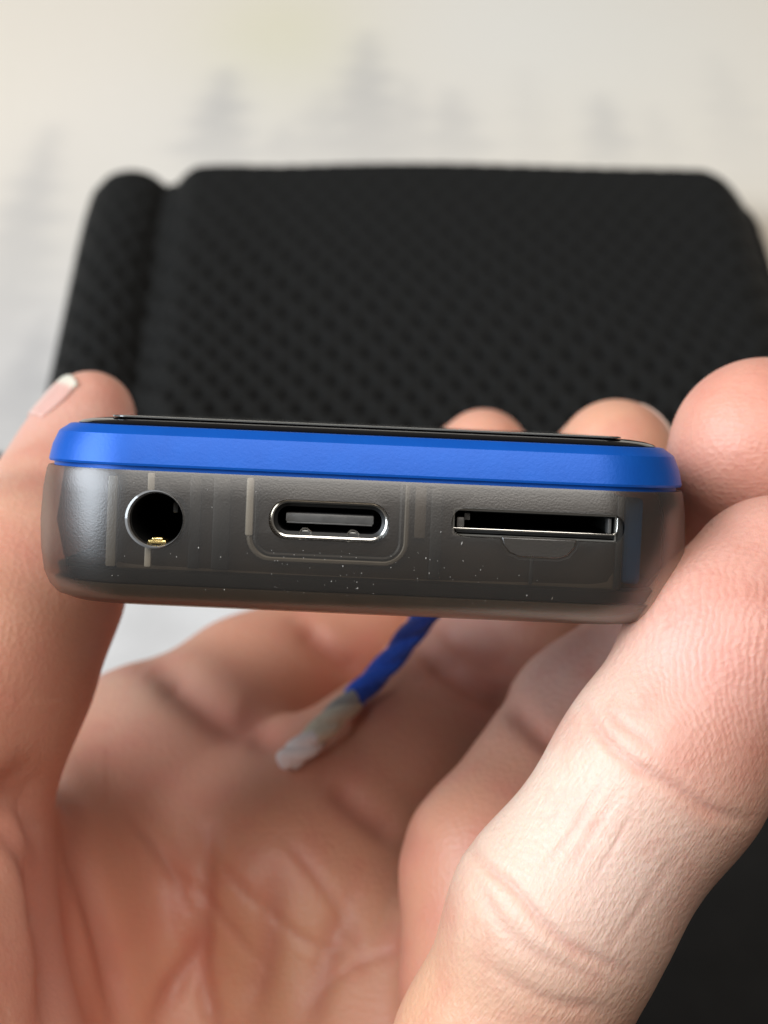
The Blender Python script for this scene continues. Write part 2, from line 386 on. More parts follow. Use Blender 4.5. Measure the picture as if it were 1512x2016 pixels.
# inside the shell, seen through it
def box(x0, x1, y0, y1, z0, z1, b=0.12):
    V_ = []; 
    bm = bmesh.new(); bmesh.ops.create_cube(bm, size=1)
    for v_ in bm.verts: v_.co = Vector(((x0 + x1) / 2 + v_.co.x * (x1 - x0), (y0 + y1) / 2 + v_.co.y * (y1 - y0), (z0 + z1) / 2 + v_.co.z * (z1 - z0)))
    if b: bmesh.ops.bevel(bm, geom=bm.edges[:], offset=b, segments=2, affect='EDGES', profile=0.5)
    bm.verts.index_update(); V_ = [tuple(v_.co) for v_ in bm.verts]; F_ = [tuple(x.index for x in f_.verts) for f_ in bm.faces]; bm.free(); return V_, F_
def join(*vfs):
    V_ = []; F_ = []
    for v_, f_ in vfs:
        n = len(V_); V_ += list(v_); F_ += [tuple(i + n for i in q) for q in f_]
    return V_, F_
core = fixn(dev('inner_carrier', box(-17.0, 17.6, 1.5, 40, 2.0, 8.5, .3), M_core))
def rib(V, m): return dev('inner_rib', V, m)
c2 = [holecut(JX, JZ, JR + .25, JR + .25, JR + .2, 0), holecut(UX, UZ, UHL, UHH, UHH - .05, 0), holecut(SX, SZ, SHL - .2, SHH, SHH * .8, 0)]
# deep pockets behind each socket
for c_ in c2:
    for v_ in c_.data.vertices:
        if v_.co.y > 0.003: v_.co.y = 0.016
boolean(core, c2); core.data.materials.clear(); core.data.materials.append(M_core); tag(core, 'grey brown carrier inside the shell')
dev('inner_floor', loft([rr(a, HL - ins, 5.6, z) for z, a, ins in ((1.02, 20.8, 1.5), (1.1, 21.0, 1.3), (1.95, 21.2, 1.1), (2.1, 20.9, 1.4))]), M_dark)
dev('inner_base', loft([rr(a, HL - ins, 5.2, z) for z, a, ins in ((-.5, 19.2, 3.3), (-.42, 20.0, 2.5), (-.08, 20.9, 1.6), (1.0, 21.3, 1.1))]), M_core)
# ribs and moulded steps, set in the clear front wall; pale bars paint caught light
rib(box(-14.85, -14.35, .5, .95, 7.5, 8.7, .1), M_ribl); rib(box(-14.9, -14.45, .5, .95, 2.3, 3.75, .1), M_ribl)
rib(box(-12.0, -11.2, .8, 1.05, 2.3, 8.6, .1), M_dark); rib(box(-10.4, -9.2, .7, 1.0, 2.3, 8.6, .12), M_dark)
rib(box(-17.6, -16.9, .9, 1.2, 2.2, 8.4, .12), M_rib); rib(box(11.25, 11.5, .7, 1.0, 2.2, 4.4, .08), M_dark); rib(box(17.0, 17.5, .7, 1.1, 2.1, 8.5, .12), M_dark)
rib(box(4.4, 5.2, .8, 1.05, 2.3, 8.6, .1), M_dark); rib(box(3.3, 4.1, .9, 1.15, 5.0, 8.6, .1), M_core)
def ubend(x0, x1, zt, zb, r, hw, y):
    pts = [(x0, zt), (x0, zb + r)] + [(x0 + r - r * math.cos(t), zb + r - r * math.sin(t)) for t in np.linspace(0.15, math.pi / 2, 8)] + [(x1 - r + r * math.sin(t), zb + r - r * math.cos(t)) for t in np.linspace(0, math.pi / 2 - .15, 8)] + [(x1, zb + r), (x1, zt)]
    return tube([Vector((a_, y, b_)) for a_, b_ in pts], hw, 8)
dev('inner_boss', ubend(-7.85, 2.75, 8.7, 3.25, 1.5, 0.22, .85), M_rib)
dev('inner_boss', ubend(-7.45, 2.45, 8.7, 3.5, 1.2, 0.20, .8), M_dark)  # dark twin of the step, painting its refracted dark line
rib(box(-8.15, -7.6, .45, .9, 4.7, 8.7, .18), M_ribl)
# blue post inside the right corner
dev('inner_post', box(17.9, 19.2, 3.5, 5.5, 2.3, 8.3, .3), M_bluein, smooth=False)
# headphone jack
jack = dev('headphone_jack', loft([stad(JX, JZ, JR + .12, JR + .12, JR + .119, y, 14) for y in (0.5, 14)] + [stad(JX, JZ, JR - .02, JR - .02, JR - .021, y, 14) for y in (14, 0.5)], closed=True), M_dark)
dev('jack_end', loft([stad(JX, JZ, JR, JR, JR - .001, y, 14) for y in (13.2, 13.8)]), M_void, jack)
rimp = dev('jack_glow_rim', loft([stad(JX + o, JZ, JR + d, JR + d, JR + d - .001, y, 14) for d, y, o in ((.03, -.02, 0), (.11, -.2, -.05), (.2, -.12, -.13), (.16, .35, -.1), (.03, .35, 0))], closed=True), M_rimglow, jack)  # ring added for the refracted glow, wider on the left as a crescent
dev('gold_contact', join(box(JX - .62, JX + .62, .8, 2.2, JZ - 1.72, JZ - 1.45, .08), box(JX - .35, JX + .4, .7, 1.7, JZ - 1.5, JZ - 1.28, .08)), M_gold, jack)
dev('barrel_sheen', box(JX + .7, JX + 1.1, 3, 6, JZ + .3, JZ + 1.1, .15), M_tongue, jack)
# usb port
usb = dev('charging_port', loft([stad(UX, UZ, UHL - a, UHH - a, UHH - a - .06, y) for a, y in ((.0, .62), (.02, .50), (.1, .45), (.2, .5), (.2, 9), (.0, 9))], closed=True), M_steel)
dev('port_lining', loft([stad(UX, UZ, UHL - a, UHH - a, UHH - a - .06, y) for a, y in ((.21, .8), (.45, .95), (.45, 8.9), (.21, 8.9))], closed=True), M_dark, usb)
dev('port_back', loft([stad(UX, UZ, UHL - .2, UHH - .2, UHH - .3, y) for y in (7.0, 7.6)]), M_void, usb)
tng = dev('contact_tongue', box(UX - 3.0, UX + 3.0, 1.1, 7.0, UZ - .22, UZ + .40, .1), M_tongue, usb)
dev('tongue_edge', box(UX - 2.9, UX + 2.9, 1.0, 1.15, UZ - .3, UZ - .2, .02), M_tongue, usb)
for sx in (-1.62, 1.62):
    pts = [Vector((UX + sx + .42 * math.cos(t), 0.9, UZ - 1.1 + .5 * math.sin(t))) for t in np.linspace(0, math.pi, 9)]
    dev('spring_tab', tube(pts, 0.06, 6), M_steel, usb)
    dev('spring_plate', box(UX + sx - .3, UX + sx + .3, .95, 1.2, UZ - 1.08, UZ - .72, .08), M_steeld, usb)
# card slot
slot = dev('card_slot', loft([stad(SX - .25, SZ - .02, 5.55 + a, .92 + a, .18 + a, y) for a, y in ((.0, .55), (.0, 14), (-.12, 14), (-.12, .55))], closed=True), M_steeld)
dev('slot_back', box(SX - 5.6, SX + 5.2, 12, 12.5, SZ - .8, SZ + .8, 0), M_void, slot)
dev('slot_roof', box(SX - 5.6, SX + 5.25, .7, 12, SZ + .72, SZ + .82, 0), M_void, slot)
dev('slot_floor', box(SX - 5.6, SX + 5.2, .75, 12, SZ - .74, SZ - .5, .05), M_dark, slot)
dev('slot_lip', box(SX - 5.75, SX + 5.2, .32, .55, SZ - .48, SZ - .38, .03), M_steel, slot)
dev('slot_lip', tube([Vector((SX + 5.05, .42, SZ - .43)), Vector((SX + 5.28, .42, SZ - .28)), Vector((SX + 5.34, .42, SZ)), Vector((SX + 5.34, .42, SZ + .72))], .06, 8), M_steel, slot)
dev('slot_contact', join(box(SX - 5.5, SX - 5.0, .9, 2.4, SZ - .4, SZ + .3, .06), box(SX - 5.0, SX - 4.6, 1.3, 2.4, SZ + .1, SZ + .6, .06)), M_tongue, slot)
dev('slot_contact', box(SX + 4.75, SX + 5.0, .9, 2.4, SZ - .4, SZ + .65, .06), M_tongue, slot)
# dust specks lying on the shell
Vd = []; Fd = []
for k in range(110):
    x = np.clip(rng.normal(-1, 8), -20, 20); z = rng.choice([rng.uniform(.9, 4.2), rng.uniform(.8, 8.4)], p=[.75, .25]); s = abs(rng.normal(0.014, 0.010)) + .009
    if abs(x - JX) < 2.1 and abs(z - JZ) < 2.1 or abs(x - UX) < 4.4 and abs(z - UZ) < 1.8 or abs(x - SX) < 6.2 and abs(z - SZ) < 2.4: continue
    yy = np.interp(z, [-.1, 0.5, 1.4, 3.0, 5.0, 7.2], [1.3, .75, .35, .1, 0, .08]) - .25 * (1 - (x / 22.5) ** 2) - .005
    n = len(Vd); e_ = s * rng.uniform(.7, 2.2)
    Vd += [(x - s, yy, z), (x + s, yy, z), (x, yy, z - e_), (x, yy, z + e_), (x, yy - s * .8, z), (x, yy + s * .8, z)]
    Fd += [tuple(n + i for i in q) for q in ((0, 2, 4), (2, 1, 4), (1, 3, 4), (3, 0, 4), (2, 0, 5), (1, 2, 5), (3, 1, 5), (0, 3, 5))]
for (x, z, e_) in ((6.55, 4.9, .13), (12.9, 1.35, .13), (5.1, 5.6, .05)):
    n = len(Vd); s = .035; yy = -.24 if z > 2 else .75
    Vd += [(x - s, yy, z), (x + s, yy, z), (x - s, yy, z - e_), (x + s, yy, z + e_), (x, yy - s, z), (x, yy + s, z)]
    Fd += [tuple(n + i for i in q) for q in ((0, 2, 4), (2, 1, 4), (1, 3, 4), (3, 0, 4), (2, 0, 5), (1, 2, 5), (3, 1, 5), (0, 3, 5))]
tag(dev('dust', (Vd, Fd), M_dust, smooth=False), kind='stuff')

# ------------------------------------------------------------------ the hand: one continuous body from a blended distance field
def cone(p, a, b, ra, rb):
    ba = b - a; l2 = ba @ ba; rd = ra - rb; a2 = l2 - rd * rd
    pa = p - a; y = pa @ ba; z = y - l2
    x2 = ((pa * l2 - y[:, None] * ba) ** 2).sum(1)
    y2 = y * y * l2; z2 = z * z * l2
    kk = np.sign(rd) * rd * rd * x2
    d = (np.sqrt(x2 * a2 / l2) + y * rd) / math.sqrt(l2) ** 1 * 1.0
    d = (np.sqrt(np.maximum(x2 * a2 / l2, 0)) + y * rd) / l2 - ra
    c1 = np.sign(z) * a2 * z2 > kk; c2 = np.sign(y) * a2 * y2 < kk
    d = np.where(c2, np.sqrt(x2 + y2) / l2 - ra, d)
    d = np.where(c1, np.sqrt(x2 + z2) / l2 - rb, d)
    return d
def smin(a, b, k):
    h = np.maximum(k - np.abs(a - b), 0) / k
    return np.minimum(a, b) - h * h * k * 0.25
def Q(*t): return [(P(px, py, d), r) for px, py, d, r in t]
FING = {
 'pinky': Q((940, 2420, 128, 8.6), (992, 2080, 124, 7.6), (1102, 1805, 121.5, 7.35), (1305, 1515, 121.5, 7.15), (1440, 1290, 123, 7.2), (1530, 1165, 126, 7.0)),
 'ring': Q((985, 1930, 148, 8.6), (992, 1712, 152, 8.6), (1180, 1440, 162, 8.6), (1330, 1290, 164, 7.8), (1432, 1150, 160, 7.8), (1503, 890, 138.5, 7.5)),
 'middle': Q((560, 1730, 168, 10.0), (760, 1520, 178, 9.0), (930, 1340, 188, 9.0), (1050, 1150, 190, 8.0), (1150, 1000, 186, 7.4), (1213, 903, 173, 5.9)),
 'index': Q((330, 1530, 186, 10.5), (500, 1385, 196, 9.6), (700, 1280, 205, 9.2), (800, 1100, 210, 8.2), (870, 985, 206, 6.6), (952, 894, 188, 4.9)),
}
THUMB = Q((-340, 2080, 138, 15.5), (-215, 1530, 140, 10.5), (-40, 1300, 146, 9.2), (45, 1150, 151, 8.2), (118, 1000, 159, 6.2), (152, 900, 163, 5.0), (178, 818, 165, 4.2))
PALM = [Q((330, 1560, 188, 11.5), (420, 2250, 176, 14), (480, 3200, 160, 16)),
        Q((450, 1650, 183, 11.5), (520, 2300, 172, 14)), Q((590, 1760, 177, 11.5), (620, 2350, 167, 14), (560, 3200, 160, 17)),
        Q((800, 1960, 165, 11), (760, 2500, 156, 14), (620, 3200, 158, 17)),
        Q((960, 2450, 134, 10.5), (860, 2850, 140, 14), (700, 3400, 150, 18)),
        Q((560, 3200, 158, 20), (500, 5200, 150, 25)),
        Q((-330, 2080, 134, 15.5), (150, 2900, 145, 19)),
        Q((240, 1580, 186, 9.0), (110, 1900, 174, 11), (0, 2300, 160, 14)),
        Q((-200, 1660, 146, 10), (40, 1780, 164, 10.0), (240, 1700, 184, 9))]
def chain(p, pts, k):
    d = None
    for (a, ra), (b, rb) in zip(pts[:-1], pts[1:]):
        c = cone(p, a, b, ra, rb); d = c if d is None else smin(d, c, k)
    return d
def sdf(p):
    palm = None
    for c in PALM:
        d = chain(p, c, 4); palm = d if palm is None else smin(palm, d, 12)
    th = chain(p, THUMB, 3)
    tot = smin(palm, th, 10)
    base = palm
    for k, pts in FING.items():
        f = chain(p, pts, 2.2)
        tot = np.minimum(tot, smin(base, f, 5.5))
    return tot
def smooth_total(p): return sdf(p)
hstep = 1.2
lo = np.array([-78, 100, -112.0]); hi = np.array([52, 226, 22.0])
ns = ((hi - lo) / hstep).astype(int) + 1
ax = [lo[i] + hstep * np.arange(ns[i]) for i in range(3)]
G = np.empty(ns, np.float32)
for i in range(0, ns[0], 8):
    XX, YY, ZZ = np.meshgrid(ax[0][i:i + 8], ax[1], ax[2], indexing='ij')
    G[i:i + 8] = smooth_total(np.stack([XX.ravel(), YY.ravel(), ZZ.ravel()], 1)).reshape(XX.shape)
G[:, :, 0] = np.maximum(G[:, :, 0], 0.5)
def surface_nets(G, lo, h):
    ins = G < 0; nx, ny, nz = G.shape
    c = [ins[i:nx - 1 + i, j:ny - 1 + j, k:nz - 1 + k] for i in (0, 1) for j in (0, 1) for k in (0, 1)]
    s = sum(x.astype(np.int8) for x in c); act = (s > 0) & (s < 8)
    ci = np.argwhere(act); vid = -np.ones(act.shape, np.int64); vid[act] = np.arange(len(ci))
    acc = np.zeros((len(ci), 3)); cnt = np.zeros(len(ci))
    corners = [np.array(q) for q in ((0,0,0),(0,0,1),(0,1,0),(0,1,1),(1,0,0),(1,0,1),(1,1,0),(1,1,1))]
    for a in range(8):
        for b in range(a + 1, 8):
            if np.abs(corners[a] - corners[b]).sum() != 1: continue
            A = ci + corners[a]; B = ci + corners[b]
            ga = G[A[:, 0], A[:, 1], A[:, 2]]; gb = G[B[:, 0], B[:, 1], B[:, 2]]
            m = (ga < 0) != (gb < 0); t = np.where(m, ga / np.where(m, ga - gb, 1), 0)
            acc += np.where(m[:, None], A + (B - A) * t[:, None], 0); cnt += m
    V = lo + h * acc / cnt[:, None]
    Fs = []
    for axis in range(3):
        o1, o2 = [(1, 2), (2, 0), (0, 1)][axis]
        sl0 = [slice(1, -1)] * 3; sl1 = [slice(1, -1)] * 3
        sl0[axis] = slice(0, -1); sl1[axis] = slice(1, None)
        a_ = ins[tuple(sl0)]; b_ = ins[tuple(sl1)]
        for flip, m in ((False, a_ & ~b_), (True, ~a_ & b_)):
            q = np.argwhere(m)
            if not len(q): continue
            q = q + np.array([0 if i == axis else 1 for i in range(3)])
            e1 = np.zeros(3, int); e1[o1] = 1; e2 = np.zeros(3, int); e2[o2] = 1
            ids = [vid[tuple((q - d_).T)] for d_ in (e1 + e2, e2, 0 * e1, e1)]
            qq = np.stack(ids, 1)
            if flip: qq = qq[:, ::-1]
            Fs.append(qq)
    Fs = np.concatenate(Fs); return V, Fs[(Fs >= 0).all(1)]
HV, HF = surface_nets(G, lo, hstep)
me0 = mesh_from('tmp', HV, HF); tmp = obj('tmp', me0)
sb = tmp.modifiers.new('s', 'SUBSURF'); sb.levels = 2; sb.render_levels = 2
bpy.context.view_layer.update()
me1 = bpy.data.meshes.new_from_object(tmp.evaluated_get(bpy.context.evaluated_depsgraph_get()))
bpy.data.objects.remove(tmp)
nv = len(me1.vertices); HV = np.empty(nv * 3, np.float32); me1.vertices.foreach_get('co', HV); HV = HV.reshape(-1, 3).astype(np.float64)
HF = np.empty(len(me1.loops), np.int32); me1.loops.foreach_get('vertex_index', HF); HF = HF.reshape(-1, 4)
bpy.data.meshes.remove(me1)
def grad(p, fn, e=0.15):
    gs = []
    for i in range(3):
        d = np.zeros(3); d[i] = e; gs.append(fn(p + d) - fn(p - d))
    g_ = np.stack(gs, 1); return g_ / np.maximum(np.linalg.norm(g_, axis=1), 1e-9)[:, None]
def mesh_normals(V, Fq):
    a_ = V[Fq[:, 2]] - V[Fq[:, 0]]; b_ = V[Fq[:, 3]] - V[Fq[:, 1]]; n_ = np.cross(a_, b_); out = np.zeros_like(V)
    for k_ in range(4):
        for c_ in range(3): out[:, c_] += np.bincount(Fq[:, k_], n_[:, c_], len(V))
    return out / np.maximum(np.linalg.norm(out, axis=1), 1e-12)[:, None]
floor_z = HV[:, 2].min() + 2.5
nrmv = mesh_normals(HV, HF)
keep = HV[:, 2] > floor_z
HV -= nrmv * (np.clip(sdf(HV), -.8, .8) * keep)[:, None]
nrmv = mesh_normals(HV, HF)

# creases: real grooves along lines on the skin
def seg_dist(pts2, poly):
    best = np.full(len(pts2), 1e9); along = np.zeros(len(pts2))
    L = 0; tot = sum(math.dist(poly[i], poly[i + 1]) for i in range(len(poly) - 1))
    for a_, b_ in zip(poly[:-1], poly[1:]):
        a_ = np.array(a_, float); b_ = np.array(b_, float); ab = b_ - a_; l = np.linalg.norm(ab)
        t = np.clip(((pts2 - a_) @ ab) / (l * l), 0, 1); d = np.linalg.norm(pts2 - a_ - t[:, None] * ab, axis=1)
        m = d < best; best[m] = d[m]; along[m] = (L + t[m] * l) / tot; L += l
    return best, along
def spl(poly, n=6):                                   # Catmull-Rom smoothing of a polyline
    p = [np.array(q, float) for q in poly]; p = [2 * p[0] - p[1]] + p + [2 * p[-1] - p[-2]]; out = []
    for i in range(1, len(p) - 2):
        for t in np.arange(n) / n:
            out.append(.5 * (2 * p[i] + (p[i + 1] - p[i - 1]) * t + (2 * p[i - 1] - 5 * p[i] + 4 * p[i + 1] - p[i + 2]) * t * t + (3 * p[i] - p[i - 1] - 3 * p[i + 1] + p[i + 2]) * t ** 3))
    out.append(p[-2]); return [tuple(q) for q in out]
px2 = np.stack([756 + HV[:, 0] * F / HV[:, 1], 1008 - HV[:, 2] * F / HV[:, 1]], 1)
crease = np.zeros(nv)
GROOVES = [
 ([(-90, 1700), (-30, 1632), (10, 1585), (58, 1530)], 120, 190, 2.2, 2.2),  # line, nearest and farthest depth, width mm, depth mm
 ([(1148, 1385), (1190, 1455), (1250, 1508), (1330, 1552), (1400, 1598), (1470, 1612)], 100, 130, .42, .26),
 ([(1200, 1405), (1245, 1440), (1290, 1472)], 100, 130, .35, .14),
 ([(925, 1655), (955, 1702), (1010, 1748), (1065, 1812), (1130, 1868), (1235, 1915)], 100, 130, .42, .26),
 ([(935, 1725), (990, 1820), (1060, 1880), (1180, 1930)], 100, 130, .45, .13),
 ([(960, 1900), (1010, 1935), (1090, 1975), (1200, 1990)], 100, 130, .5, .15),
 ([(1185, 1535), (1130, 1630), (1065, 1712)], 100, 130, .22, .10), ([(1218, 1555), (1160, 1650), (1110, 1720)], 100, 130, .22, .10),
 ([(1250, 1590), (1195, 1690), (1150, 1760)], 100, 130, .2, .07), ([(1330, 1680), (1260, 1790), (1200, 1870)], 100, 130, .2, .08),
 ([(55, 1535), (90, 1600), (112, 1700), (120, 1820), (115, 1950), (105, 2016)], 128, 190, 1.3, 2.0),
 ([(100, 1550), (145, 1650), (185, 1780), (215, 1900), (235, 2016)], 128, 190, 1.1, 1.1),
 ([(0, 1610), (40, 1650), (75, 1740), (90, 1850)], 120, 190, 1.0, 1.0),
 ([(405, 1640), (402, 1760), (395, 1850), (350, 1930), (300, 2030)], 128, 190, 1.0, .65),
 ([(395, 1840), (402, 1930), (425, 2030)], 128, 190, .9, .55), ([(540, 1720), (530, 1850), (495, 2000)], 128, 190, 1.3, .6),
 ([(690, 1780), (640, 1900), (600, 2030)], 128, 190, 1.3, .6),
 ([(300, 1300), (380, 1365), (450, 1415), (505, 1430), (555, 1485)], 160, 215, 2.0, 1.3),
 ([(590, 1225), (650, 1280), (720, 1330)], 170, 215, 1.4, .8),
 ([(825, 1275), (900, 1335), (970, 1372), (1025, 1400)], 160, 205, 1.2, .9), ([(860, 1240), (930, 1290), (1000, 1320)], 160, 205, 1.0, .4),
 ([(1000, 1385), (1060, 1440), (1115, 1485)], 140, 180, 1.1, .6),
 ([(650, 1540), (720, 1600), (790, 1650)], 140, 185, 1.4, .8),
 ([(130, 1620), (175, 1720), (205, 1850)], 128, 190, .6, .2), ([(430, 1700), (500, 1775), (600, 1850), (700, 1885)], 128, 190, .6, .2), ([(320, 1690), (420, 1790), (520, 1910)], 128, 190, .6, .17),
 ([(250, 1600), (330, 1700), (380, 1810)], 128, 190, .6, .2), ([(560, 1650), (620, 1720), (680, 1810), (720, 1910)], 128, 190, .7, .2), ([(620, 1960), (700, 1900), (790, 1870)], 128, 190, .6, .17),
]
disp = np.zeros(nv)
facing = np.clip(-nrmv[:, 1] * 2 + .6, 0, 1)
for poly, d0, d1, wmm, dep in GROOVES:
    poly = spl(poly); m = (HV[:, 1] > d0) & (HV[:, 1] < d1)
    b = np.array(poly); m &= (px2[:, 0] > b[:, 0].min() - 150) & (px2[:, 0] < b[:, 0].max() + 150) & (px2[:, 1] > b[:, 1].min() - 150) & (px2[:, 1] < b[:, 1].max() + 150)
    ii = np.where(m)[0]
    if not len(ii): continue
    d, al = seg_dist(px2[ii], poly); dm = d * HV[ii, 1] / F
    g1 = np.exp(-(dm / wmm) ** 2) * (0.35 + .65 * np.clip(np.minimum(al, 1 - al) * 5, 0, 1)) * facing[ii]
    lip = 0.05 * np.exp(-((dm - 2.2 * wmm) / (wmm * 1.3)) ** 2)
    disp[ii] -= dep * g1; disp[ii] += dep * lip * facing[ii]; crease[ii] = np.maximum(crease[ii], g1 * min(1, dep * 1.6 + .2))
HV += nrmv * disp[:, None]

# skin tint: pink pads, redder folds, and light and shade put into the colour
tint = np.ones((nv, 3)) * np.array([0.61, 0.29, 0.19])
def patch(px, py, d, sig, col, amt, stretch=None):
    c = P(px, py, d); q = HV - c
    w = np.exp(-(q ** 2).sum(1) / sig ** 2)[:, None] * amt; tint[:] = tint * (1 - w) + np.array(col) * w
patch(1100, 1700, 116, 12, (.70, .53, .42), .95); patch(1160, 1600, 116, 8, (.76, .62, .50), .8); patch(1230, 1330, 118, 6, (.74, .60, .48), .8); patch(1420, 1750, 120, 8, (.64, .36, .25), .7); patch(1290, 1950, 120, 8, (.62, .35, .24), .6)  # lit face of the little finger painted pale, far side painted darker
patch(1420, 1300, 116, 9, (.72, .35, .29), .85); patch(1500, 1100, 122, 8, (.74, .40, .33), .7); patch(1400, 1600, 120, 7, (.66, .38, .28), .5)
patch(1180, 1780, 116, 7, (.74, .52, .46), .6); patch(900, 2000, 122, 9, (.66, .37, .22), .8); patch(1060, 2010, 116, 6, (.68, .40, .28), .5)
patch(1500, 880, 135, 12, (.72, .34, .26), .85); patch(1215, 850, 170, 9, (.68, .36, .24), .8); patch(950, 850, 185, 9, (.66, .34, .24), .8)
patch(1180, 1260, 158, 10, (.74, .50, .46), .8); patch(950, 1250, 180, 9, (.70, .44, .40), .7); patch(30, 1900, 140, 14, (.62, .30, .25), .7)
patch(400, 1620, 176, 14, (.56, .25, .18), .7); patch(600, 1380, 190, 13, (.52, .24, .155), .7); patch(230, 1230, 150, 9, (.50, .20, .14), .6); patch(480, 1900, 168, 12, (.62, .32, .22), .6); patch(600, 1900, 160, 9, (.58, .39, .24), .5)  # deep shade on index, palm and thumb underside put into the tint
patch(200, 1200, 150, 10, (.58, .27, .19), .6); patch(60, 1000, 150, 10, (.64, .40, .28), .5); patch(100, 860, 162, 8, (.70, .42, .38), .5)
patch(300, 1350, 180, 7, (.66, .44, .32), .5)
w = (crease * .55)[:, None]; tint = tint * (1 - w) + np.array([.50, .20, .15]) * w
# finger coordinates for fine lines along and across the little finger
ridge = np.zeros(nv); ridge_m = np.zeros(nv); along = np.zeros(nv); across = np.zeros(nv); pinkm = np.zeros(nv)
pk = [q[0] for q in FING['pinky']]
a_, b_ = P(1112, 1805, 121), P(1300, 1515, 121); axd = (b_ - a_) / np.linalg.norm(b_ - a_)
q = HV - a_; along = q @ axd; pr_ = q - along[:, None] * axd; side = np.cross(axd, [0, 1, 0]); side /= np.linalg.norm(side)
across = pr_ @ side
distp = chain(HV, FING['pinky'], 2.2); pinkm = np.clip(1 - np.abs(distp) / 1.2, 0, 1)
def phase(cpt, el):
    q = HV - cpt; q = q * np.array(el); return np.linalg.norm(q, axis=1)
c1 = P(1570, 1340, 119); r1 = phase(c1, (1, .6, .55)); c2 = P(1470, 1010, 134); r2 = phase(c2, (.6, .5, 1.1))
m1 = np.exp(-(((HV - P(1430, 1250, 117)) / np.array([6.5, 7, 8.5])) ** 2).sum(1) ** 1.5) * pinkm
distr = chain(HV, FING['ring'], 2.2)
m2 = np.exp(-(((HV - P(1470, 850, 133)) / np.array([9, 9, 8.5])) ** 2).sum(1) ** 1.5) * np.clip(1 - np.abs(distr) / 1.2, 0, 1) * (1 - pinkm)
ph = np.where(m1 > m2, r1, r2)
hand_o = np.array([0, 160.0, -40.0])
me = mesh_from('hand', (HV - hand_o) * MM, HF)
color_attr(me, 'tint', tint); float_attr(me, 'ridge', ph); float_attr(me, 'ridge_mask', np.maximum(m1, m2 * .3)); float_attr(me, 'crease', crease)
float_attr(me, 'along', along); float_attr(me, 'across', across); float_attr(me, 'finger', pinkm * (1 - np.clip(m1 * 1.2, 0, 1)))
g = N('skin')
def A(nm): return g.n('ShaderNodeAttribute', attribute_name=nm).outputs['Fac']
tc = g.n('ShaderNodeVertexColor'); tc.layer_name = 'tint'
blot = g.noise(140, 4, 0.6); fine = g.noise(2600, 3, 0.65); pore = g.n('ShaderNodeTexVoronoi'); pore.inputs['Scale'].default_value = 2200; g.l(g.coords(), pore.inputs['Vector'])
cv = g.n('ShaderNodeCombineXYZ'); g.l(g.math('MULTIPLY', A('along'), .6), cv.inputs[0]); g.l(g.math('MULTIPLY', A('across'), 5.2), cv.inputs[1])
cv2 = g.n('ShaderNodeCombineXYZ'); g.l(g.math('ADD', g.math('MULTIPLY', A('along'), 1.5), g.math('MULTIPLY', A('across'), 1.4)), cv2.inputs[0]); g.l(g.math('SUBTRACT', g.math('MULTIPLY', A('across'), 4.4), g.math('MULTIPLY', A('along'), 2.6)), cv2.inputs[1])
cv3 = g.n('ShaderNodeCombineXYZ'); g.l(g.math('MULTIPLY', A('along'), 5.5), cv3.inputs[0]); g.l(g.math('MULTIPLY', A('across'), .9), cv3.inputs[1])
lmask = g.noise(260, 2)
lines = g.math('ADD', g.math('MULTIPLY', g.noise(1.0, 3, 0.6, cv.outputs[0]), g.math('ADD', .25, g.math('MULTIPLY', lmask, .7))), g.math('ADD', g.math('MULTIPLY', g.noise(1.0, 2, 0.5, cv2.outputs[0]), .28), g.math('MULTIPLY', g.noise(1.0, 2, 0.5, cv3.outputs[0]), .16)))
rp = g.math('SINE', g.math('MULTIPLY', g.math('ADD', A('ridge'), g.math('MULTIPLY', blot, 3.2)), 2 * math.pi / .43))
rh = g.math('MULTIPLY', rp, A('ridge_mask'))
hgt = g.math('ADD', g.math('MULTIPLY', rh, .15), g.math('ADD', g.math('MULTIPLY', g.math('MULTIPLY', lines, A('finger')), 1.5), g.math('ADD', g.math('MULTIPLY', fine, .55), g.math('MULTIPLY', pore.outputs[0], .5))))
nrm = g.bump(hgt, 0.00010, 0.75)
col = g.mix(g.math('MULTIPLY', g.math('SUBTRACT', blot, .47, True), 2.4), tc.outputs[0], (0.58, 0.22, 0.16))
col = g.mix(g.math('MULTIPLY', g.math('SUBTRACT', 0.0, rh, True), .22), col, (0.55, 0.20, 0.16))
col = g.mix(g.math('MULTIPLY', g.math('MULTIPLY', g.math('SUBTRACT', .48, lines, True), A('finger')), 1.2), col, (0.55, 0.30, 0.20))
g.set(Base_Color=col, Roughness=g.math('ADD', .34, g.math('MULTIPLY', fine, .2)), Normal=nrm, Subsurface_Weight=0.35, Subsurface_Radius=(1.0, .32, .18), Subsurface_Scale=0.0018, Specular_IOR_Level=0.45)
me.materials.append(g.m)
person = obj('person', me, None, to_world(hand_o)); person.rotation_euler = (-TH, 0, 0)
tag(person, 'left hand with palm up gripping the small player between thumb and four curled fingers', 'person')

